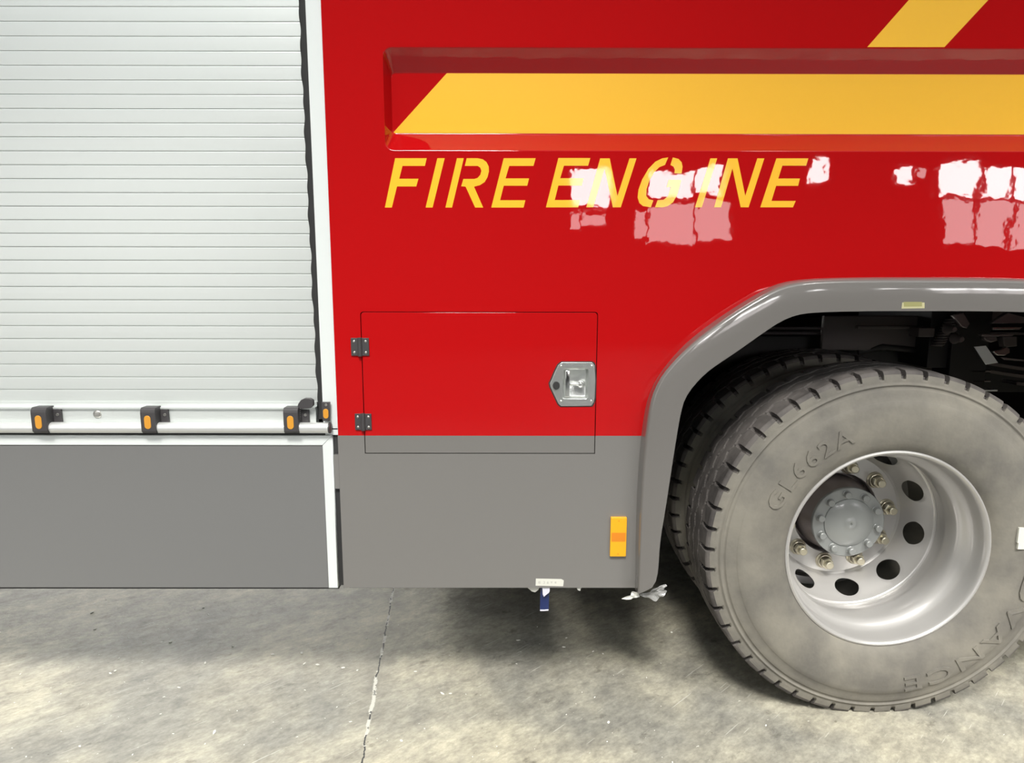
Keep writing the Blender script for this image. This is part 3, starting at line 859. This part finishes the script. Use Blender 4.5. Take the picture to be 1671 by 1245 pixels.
NS = 52
def tyre_mesh(lettering=True):
    """tyre about the Y axis, y = 0 at the lip plane of its rim (dusty sidewalls, dark tread)"""
    yc = 0.119                                # mid plane
    side_prof = [(-.104, .286), (-.113, .291), (-.119, .2985), (-.1275, .308), (-.1345, .325), (-.1395, .350), (-.1425, .378), (-.1420, .402), (-.1395, .424), (-.1362, .440), (-.1350, .4415), (-.1342, .4425), (-.1305, .458), (-.1268, .470), (-.1262, .4712), (-.1225, .4725), (-.1205, .482), (-.1240, .4838), (-.1230, .4865), (-.1190, .4880), (-.1180, .4930), (-.1175, .5000), (-.1160, .5070), (-.1145, .5130), (-.1120, .5185)]
    edge = [(-.1095, .5215)]
    tread = []
    nt = 64
    for k in range(1, nt):
        y = -.1095 + .219 * k / nt
        tread.append((y, .5235 + .0045 * (1 - (y / .1095) ** 2)))
    prof = side_prof + edge + tread + [(-y, r) for y, r in reversed(edge)] + [(-y, r) for y, r in reversed(side_prof)]
    ns = len(side_prof)
    offs = [-.5, -.40, -.30, -.20, -.118, -.095, -.03, .03, .095, .118, .20, .30, .40]
    bm = bmesh.new()
    rings = []
    rnd = random.Random(4)
    pitch = 2 * PI / NS
    for s in range(NS):
        for o in offs:
            th = (s + o) * pitch
            row = []
            for k, (y, r) in enumerate(prof):
                dr = 0.0; dy = 0.0
                ay = abs(y)
                sgn = 1 if y > 0 else -1
                inner_edge = .068 + .006 * (abs(o) / .118) ** 2       # rounded slot end
                if abs(o) < .11 and r > .5060 and ay > inner_edge:
                    dr = -.013 if ay < .1155 else -.010
                    dy = -sgn * (.007 if r < .5216 else .001)
                # zigzag grooves between the ribs
                if r > .5225:
                    tri = abs(((o + .5) * 1.0) % 1.0 * 2 - 1)
                    for g, ph in ((-.050, 0), (0, 1), (.050, 0)):
                        gz = g + (.0065 if ph == 0 else -.0065) * (tri * 2 - 1)
                        if abs(y - gz) < .0028: dr = min(dr, -.012)
                        elif abs(y - gz) < .0046: dr = min(dr, -.0015)
                if r > .518 and dr == 0: dr = .0009 * noise.noise(Vector((th * 12, y * 60, 0)))
                rr_ = r + dr
                # the contact patch is pressed flat
                x_, z_ = rr_ * math.cos(th), rr_ * math.sin(th)
                if z_ < -WZ + .0015: z_ = -WZ + .0015
                row.append(bm.verts.new((x_, yc + y + dy, z_)))
            rings.append(row)
    Rn = len(rings)
    for i in range(Rn):
        a, b = rings[i], rings[(i + 1) % Rn]
        for k in range(len(prof) - 1):
            f = bm.faces.new((a[k], b[k], b[k + 1], a[k + 1]))
            mid = (prof[k][1] + prof[k + 1][1]) / 2
            f.material_index = 1 if mid > .5135 else 0
            f.smooth = mid < .498
    if lettering:
        sp = sorted(side_prof, key=lambda p: p[1])
        def y_of(r):
            for (ya, ra), (yb, rb_) in zip(side_prof, side_prof[1:]):
                if ra <= r <= rb_: return ya + (yb - ya) * (r - ra) / (rb_ - ra)
            return side_prof[-1][0]
        def emboss(text, ang0, ang1, r0, h, wide=1.0, depth=.0036):
            cu = bpy.data.curves.new('t', 'FONT'); cu.body = text; cu.size = 1; cu.resolution_u = 3
            cu.space_character = 1.15; cu.offset = 0.012
            to = bpy.data.objects.new('t', cu); C.objects.link(to)
            me = bpy.data.meshes.new_from_object(to.evaluated_get(bpy.context.evaluated_depsgraph_get()))
            bpy.data.objects.remove(to); bpy.data.curves.remove(cu)
            b2 = bmesh.new(); b2.from_mesh(me)
            bmesh.ops.remove_doubles(b2, verts=b2.verts, dist=1e-5)
            xs = [v.co.x for v in b2.verts]; x0, x1 = min(xs), max(xs)
            ys = [v.co.y for v in b2.verts]; y0_, y1_ = min(ys), max(ys)
            ex_ = bmesh.ops.extrude_face_region(b2, geom=list(b2.faces))
            top = {v for v in ex_['geom'] if isinstance(v, bmesh.types.BMVert)}
            vmap = {}
            for v in b2.verts:
                u = (v.co.x - x0) / (x1 - x0); t = (v.co.y - y0_) / (y1_ - y0_)
                a = R(ang0 + (ang1 - ang0) * u); r = r0 + h * t
                y = yc + y_of(r) + (-depth if v in top else .003)
                vmap[v] = bm.verts.new((r * math.cos(a), y, r * math.sin(a)))
            for f in b2.faces:
                try: bm.faces.new([vmap[v] for v in f.verts]).material_index = 0
                except ValueError: pass
            b2.free(); bpy.data.meshes.remove(me)
        emboss('GL662A', 159, 112, .352, .048)
        emboss('ADVANCE', 4, -80, .388, .050)
    return bm

AX = (WX, Y_LIP, WZ)
def parent_keep(o, parent, loc):
    o.parent = parent; o.location = loc
# outer wheel
bm = bmesh.new(); wheel_mesh(bm)
outer = obj('wheel', bm, M['silver'], None, 40)
outer.parent = eng; outer.matrix_parent_inverse = Matrix.Translation(-eng.location); outer.location = AX
tag(outer, 'deeply dished silver outer wheel')
ty = obj('tyre', tyre_mesh(), [M['sidewall'], M['tread']], None)
ty.parent = outer
tag(ty, 'dusty truck tyre with raised lettering')
# tyre label
bm = bmesh.new(); (x0, z1), (x1, z0) = at(1662.5, 861, .005), at(1674, 896, .005)
zm = z0 + (z1 - z0) * .3
for b_ in ((x0, x1, zm, z1), (x0 + .003, x1, z0, zm)):
    box(bm, b_[0] - WX, b_[1] - WX, .119 - .1445 - .0015, .119 - .136, b_[2] - WZ, b_[3] - WZ)
tl = obj('tyre_label', bm, M['paper'], outer)
# wheel nuts and studs
bm = bmesh.new()
lathe_y(bm, [(0, .0225), (-.003, .0225), (-.006, .0195), (-.012, .0180), (-.0125, .0165)], 0, 0, 28)
for k in range(6): pass
hexr = [(.0165 * math.cos(PI / 3 * k), .0165 * math.sin(PI / 3 * k)) for k in range(6)]
a_ = [bm.verts.new((x, -.010, z)) for x, z in hexr]; b_ = [bm.verts.new((x, -.027, z)) for x, z in hexr]; c_ = [bm.verts.new((x * .86, -.029, z * .86)) for x, z in hexr]
for p, q in ((a_, b_), (b_, c_)):
    for k in range(6): bm.faces.new((p[k], p[(k + 1) % 6], q[(k + 1) % 6], q[k]))
bm.faces.new(c_)
lathe_y(bm, [(-.028, .0105), (-.043, .0105), (-.0445, .0085), (-.0445, 0)], 0, 0, 18)
nut0 = None
for k in range(10):
    a = R(8.1 + 36 * k)
    loc = (.1675 * math.cos(a), .305, .1675 * math.sin(a))
    if nut0 is None:
        nut0 = obj('wheel_nut', bm, M['yellow_zinc'], None, 30); nut0.parent = outer; nut0.location = loc; nut0.scale = (1.22, 1.08, 1.22)
    else: dup(nut0, loc, outer, rot=(0, k * .7, 0))
# hub
bm = bmesh.new()
lathe_y(bm, [(.222, 0), (.222, .1135), (.224, .1155), (.234, .1155), (.236, .112)], 0, 0, 96)
hub = obj('axle_hub', bm, M['hubgrey'], None, 30)
hub.parent = eng; hub.matrix_parent_inverse = Matrix.Translation(-eng.location); hub.location = AX
tag(hub, 'grey round hub flange with ten bolts and domed cap')
bm = bmesh.new()
lathe_y(bm, [(.2085, 0), (.2085, .0035), (.2055, .0045), (.2035, .0105), (.2035, .0135), (.2055, .0175), (.2075, .0230), (.2078, .030), (.2100, .050), (.2140, .068), (.2185, .0785), (.2225, .080)], 0, 0, 72)
cap = obj('hub_cap', bm, M['hubgrey'], None, 35); cap.parent = hub
bm = bmesh.new()
lathe_y(bm, [(0, .0118), (-.002, .0118), (-.0035, .010), (-.0155, .0095), (-.017, .0080), (-.017, 0)], 0, 0, 20)
b0 = None
for k in range(10):
    a = R(26 + 36 * k); loc = (.0950 * math.cos(a), .2225, .0950 * math.sin(a))
    if b0 is None: b0 = obj('hub_bolt', bm, M['hubgrey'], None, 30); b0.parent = hub; b0.location = loc; b0.scale = (1.15, 1.0, 1.15)
    else: dup(b0, loc, hub)
bm = bmesh.new()
lathe_y(bm, [(.235, .100), (.250, .098), (.262, .104), (.290, .118), (.305, .126), (.345, .128), (.36, .20), (.5, .205)], 0, 0, 72)
for k in range(5):                             # ribs on the hub barrel
    a = R(40 + 72 * k); ca, sa = math.cos(a), math.sin(a)
    for (r, y0, y1) in ((.118, .245, .34),):
        vs2 = [Vector((0.0, y0, .098)), Vector((0.0, y1, .138)), Vector((0, y1, .1)), Vector((0, y0, .09))]
        for sgn in (1,):
            f1 = [bm.verts.new((v.z * ca - w_ * sa, v.y, v.z * sa + w_ * ca)) for v in vs2 for w_ in (-.004,)]
            f2 = [bm.verts.new((v.z * ca - w_ * sa, v.y, v.z * sa + w_ * ca)) for v in vs2 for w_ in (.004,)]
            bm.faces.new(f1); bm.faces.new(f2[::-1])
            for i in range(4): bm.faces.new((f1[i], f1[(i + 1) % 4], f2[(i + 1) % 4], f2[i]))
drum = obj('hub_barrel', bm, M['hubdark'], None, 40); drum.parent = hub
# inner wheel of the pair
bm = bmesh.new(); wheel_mesh(bm, -1)
inner = obj('wheel', bm, M['silver'], None, 40)
inner.parent = eng; inner.matrix_parent_inverse = Matrix.Translation(-eng.location); inner.location = AX
tag(inner, 'inner wheel of the pair')
ty2 = ty.copy(); C.objects.link(ty2); ty2.parent = inner; ty2.location = (0, .634 - .238, 0)
ty2.rotation_euler = (0, R(2.0), 0)
m2 = obj('tyre', tyre_mesh(False), [M['sidewall'], M['tread']], None); ty2.data = m2.data; bpy.data.objects.remove(m2)
ty2['label'] = 'shaded inner tyre of the pair'
bm = bmesh.new(); tube(bm, [(WX, Y_LIP + .5, WZ), (WX, 2.3, WZ)], .09, 24)
obj('axle', bm, M['chassis_black'], eng, 40)

# --- chassis parts seen through the arch
def px_box(name, m, p, Y, depth, bevel=.002, label=None):
    (x0, z1), (x1, z0) = at(p[0], p[1], Y), at(p[2], p[3], Y)
    bm = bmesh.new(); box(bm, x0, x1, Y, Y + depth, z0, z1, bevel)
    o = obj(name, bm, m, eng)
    if label: tag(o, label)
    return o
CH, CB = M['chassis'], M['chassis_black']
fr = px_box('chassis_rail', CB, (1000, 548, 1990, 640), .80, .08)
px_box('rail_flange', CH, (1000, 541, 1990, 547), .74, .10)
px_box('guard_plate', CH, (1345, 515, 1500, 572), .70, .02, .004)
px_box('longitudinal_tube', CH, (1120, 533, 1344, 538), .72, .02)
px_box('longitudinal_tube', CH, (1400, 532, 1520, 537), .66, .02)
px_box('hanger_bracket', CH, (1500, 535, 1525, 550), .60, .06, .003)
px_box('cross_member', CB, (1522, 500, 1545, 600), .62, .5)
px_box('hanger_bracket', CH, (1605, 500, 1640, 528), .64, .04, .003)
px_box('spring_hanger', CB, (1560, 500, 1606, 640), .60, .1, .004)
(x0, z1) = at(1518, 578, .70)
px_box('shock_mount', CH, (1518, 577, 1566, 588), .66, .06, .003)
# leaf spring: bent leaves stacked under the rail
(sx0, sz1) = at(1585, 585, .66); (sx1, sz0) = at(1632, 640, .66)
bm = bmesh.new()
for k in range(5):
    z = sz1 - k * (sz1 - sz0) / 4.5
    hl = .52 - .09 * k
    rows = []
    for i in range(25):
        x = sx1 + .05 + (k * .01) - hl * 2 + hl * 2 * i / 24 if False else (sx0 + sx1) / 2 + .55 - .0 + hl * (2 * i / 24 - 1) * 1.15 - .04
        zc = z + .06 * ((x - sx0 - .6) / .6) ** 2 - .06
        rows.append([(x, .66, zc), (x, .735, zc), (x, .735, zc - .012), (x, .66, zc - .012)])
    sheet(bm, rows, closed=True)
tag(obj('leaf_spring', bm, CH, eng), 'stacked leaf spring deep in the arch')
for k, (p, y) in enumerate((((1592, 583, 1606, 587), .62), ((1586, 604.5, 1617, 607), .60), ((1586, 621, 1617, 623), .60), ((1608, 636, 1628, 638.5), .60))):
    px_box('spring_clip', M['bare_metal'] if k == 3 else M['hubdark'], p, y, .03, .001)
# pale steel strap and stays
def px_prism(name, m, pts, Y, th, label=None, bevel=0.001):
    o = plate(name, [[at(a, b, Y) for a, b in pts]], Y, th, m, eng, bevel)
    if label: tag(o, label)
    return o
px_prism('tie_strap', M['bare_metal'], [(1590, 566), (1609, 564), (1629, 592), (1609, 595)], .50, .004, 'pale flat metal strap')
px_prism('brake_bracket', M['hubdark'], [(1555, 515), (1573, 510), (1583, 528), (1578, 536), (1569, 533)], .55, .02, bevel=.003)
px_prism('stay_plate', M['hubdark'], [(1618, 528), (1645, 510), (1671, 517), (1700, 527)], .52, .02, bevel=.002)
px_prism('pipe_clip', M['steel'], [(1621, 534), (1669, 534), (1664, 537.5), (1621, 538)], .5, .01)
px_prism('pipe_clip', M['hubdark'], [(1602, 545.5), (1655, 545.5), (1652, 548.5), (1603, 549)], .5, .02)
px_prism('hose_guard', M['hubdark'], [(1606, 549), (1627, 549), (1628, 556), (1618, 559), (1608, 555)], .55, .02, bevel=.003)
px_prism('hose_guard', M['chassis'], [(1636, 549), (1660, 549), (1660, 565), (1640, 567)], .55, .03, bevel=.003)
px_prism('pipe_bracket', M['steel'], [(1621, 574), (1634, 571), (1643, 566), (1648, 569), (1648, 576), (1640, 580), (1628, 580)], .5, .012, bevel=.002)
px_prism('pipe_bracket', M['hubdark'], [(1634, 583), (1671, 587), (1690, 589), (1690, 591), (1640, 587)], .5, .01)
bm = bmesh.new()
(bx_, bz_) = at(1552, 537, .56)
lathe_y(bm, [(-.02, 0), (-.02, .008), (-.01, .012), (0, .013), (.02, .02)], bx_, bz_, 20, .56)
(bx_, bz_) = at(1564, 553, .56)
lathe_y(bm, [(-.02, 0), (-.02, .008), (-.01, .012), (0, .013), (.02, .02)], bx_, bz_, 20, .56)
obj('brake_fitting', bm, M['hubdark'], eng, 40)
bm = bmesh.new()
(h0x, h0z), (h1x, h1z) = at(1535, 566, .58), at(1560, 520, .58)
pts = []
for k in range(121):
    t = k / 120; c0 = Vector((h0x + (h1x - h0x) * t, .6, h0z + (h1z - h0z) * t))
    a = t * 2 * PI * 11
    pts.append(c0 + Vector((.018 * math.cos(a), .018 * math.sin(a), 0)))
tube(bm, pts, .0032, 6)
tag(obj('coiled_air_hose', bm, M['chassis'], eng, 60), 'coiled dark air hose')
bm = bmesh.new()
tube(bm, [(*at(1400, 575, .72)[:1], .72, at(1400, 575, .72)[1]), (at(1440, 566, .7)[0], .7, at(1440, 566, .7)[1]), (at(1500, 572, .7)[0], .7, at(1500, 572, .7)[1]), (at(1560, 590, .7)[0], .72, at(1560, 590, .7)[1])], .012, 10)
obj('air_pipe', bm, CB, eng, 60)

# ------------------------------------------------------------------ loose things
(x0, z1), (x1, z0) = at(882.5, 957, .008), at(896.5, 997, .008)
te = bpy.data.objects.new('tape_strip', None); C.objects.link(te); te.location = ((x0 + x1) / 2, .008, z0)
tag(te, 'dark blue tape strip hanging below the grey skirt under the white paper label', 'tape')
def strip(name, u0, u1, t0, t1, m, bow=.004, skew=0):
    bm = bmesh.new(); rows = []
    for i in range(9):
        t = t0 + (t1 - t0) * i / 8
        z = z1 + .004 + (z0 - z1 - .004) * t; yy = .008 + bow * math.sin(t * PI) * 1.5
        a = x0 + (x1 - x0) * u0 - .002 * t; b = x0 + (x1 - x0) * u1 - .002 * t
        rows.append([(a, yy, z), ((a + b) / 2, yy - .001, z + skew), (b, yy, z + 2 * skew), (b, yy + .0012, z + 2 * skew), (a, yy + .0012, z)])
    sheet(bm, rows, closed=True)
    return obj(name, bm, m, te, 50)
strip('tape_band', 0, 1, 0, .95, M['blue'])
o = strip('tape_tip', .02, .98, .951, 1.0, M['lilac'], .004, .0006); tag(o, 'pale folded tape end')
pts = [(x0 + (x1 - x0) * u, z1 + .004 + (z0 - z1 - .004) * t) for u, t in ((.17, 0.02), (1, .02), (1, .2), (.9, .27), (.55, .36), (.36, .42), (.22, .33))]
o = plate('tape_patch', [pts], .0035, .001, M['lilac'], te); tag(o, 'pale lilac torn patch')
# white plastic tab behind the skirt edge
pts = [at(a, b, .012) for a, b in ((857, 950), (881, 950), (881.5, 957.5), (878.5, 963), (873, 966.8), (868, 965.5), (862, 960.5), (858, 955.5))]
o = plate('plastic_tab', [pts], .012, .006, M['white_plastic'], None, .0015, 3)
tag(o, 'rounded white plastic tab peeping out below the grey skirt left of the blue tape', 'plastic tab')
pts = [at(a, b, .006) for a, b in ((941, 960), (946, 958), (949, 956), (949.5, 958.5), (947.5, 961), (947, 964), (943, 963))]
o = plate('paper_scrap', [pts], .006, .0012, M['white_plastic'], None)
tag(o, 'tiny white scrap stuck under the skirt edge right of the blue tape', 'scrap')
# crumpled clear film at the foot of the flare
def film_scrap(name, px, Y, m, label, cat, amp=.006):
    bm = bmesh.new()
    P2 = [at(a, b, Y) for a, b in px]
    cx = sum(p[0] for p in P2) / len(P2); cz = sum(p[1] for p in P2) / len(P2)
    rnd = random.Random(len(px))
    rings = []
    ring_pts = resample(P2 + [P2[0]], 49)[:-1]
    for s in (1, .75, .5, .25, .05):
        rings.append([(cx + (x - cx) * s, Y + amp * 2.2 * noise.noise(Vector((x * s * 60, z * s * 60, 3))) + (1 - s) * amp, cz + (z - cz) * s) for x, z in ring_pts])
    sheet(bm, rings, closed=True)
    o = obj(name, bm, m, None)
    sd = o.modifiers.new('thick', 'SOLIDIFY'); sd.thickness = .0006
    tag(o, label, cat); return o
film_scrap('clear_film_scrap', [(1030, 971), (1036, 971), (1041, 972), (1056, 968), (1066, 961), (1074, 958), (1086, 953), (1089, 955), (1082, 962), (1089, 964), (1083, 972), (1070, 979), (1056, 976), (1046, 972), (1038, 970)], -.030, M['film'], 'crumpled clear film hanging at the foot of the wheel arch flare', 'plastic film')
film_scrap('white_film_scrap', [(1014, 977), (1024, 973), (1029, 972), (1031, 965), (1041, 966), (1044, 974), (1034, 976), (1030, 978), (1022, 978)], -.034, M['white_plastic'], 'torn white film scrap left of the foot of the wheel arch flare', 'plastic film', .003)

# scattered grit on the floor
rnd = random.Random(11)
bm = bmesh.new()
spots = [(497, 1083), (560, 1090), (492, 1066), (180, 1099), (188, 1095), (165, 1036), (155, 1027), (335, 1082), (292, 1122), (260, 1040), (278, 1048), (518, 1085), (445, 1068), (380, 1055), (332, 992), (340, 1003), (150, 1000), (598, 1042), (568, 1060), (583, 1094), (632, 1021), (735, 1132), (722, 1132), (678, 1096), (846, 1045), (924, 1041), (920, 1056), (1096, 1032), (968, 1063), (984, 1067), (572, 1178), (993, 1179), (1250, 1184), (130, 1218), (350, 1195), (650, 1020), (655, 1209)]
for k in range(90):
    spots.append((rnd.uniform(0, 1100), rnd.uniform(975, 1245)))
for i_, (px, py) in enumerate(spots):
    (x, y) = on_floor(px, py)
    s = rnd.uniform(.0022, .0048) if i_ < 37 else rnd.uniform(.0008, .0022)
    r = bmesh.ops.create_icosphere(bm, subdivisions=1, radius=s)
    a = rnd.uniform(0, PI); st_ = rnd.uniform(1, 2.6)
    for v in r['verts']:
        c = v.co; c = Vector((c.x * st_, c.y, c.z * .45)) * rnd.uniform(.85, 1.15)
        v.co = Vector((x + c.x * math.cos(a) - c.y * math.sin(a), y + c.x * math.sin(a) + c.y * math.cos(a), c.z + s * .3))
o = obj('floor_grit', bm, M['grit']); tag(o, 'pale grit and paint chips scattered on the concrete floor', 'grit', kind='stuff')
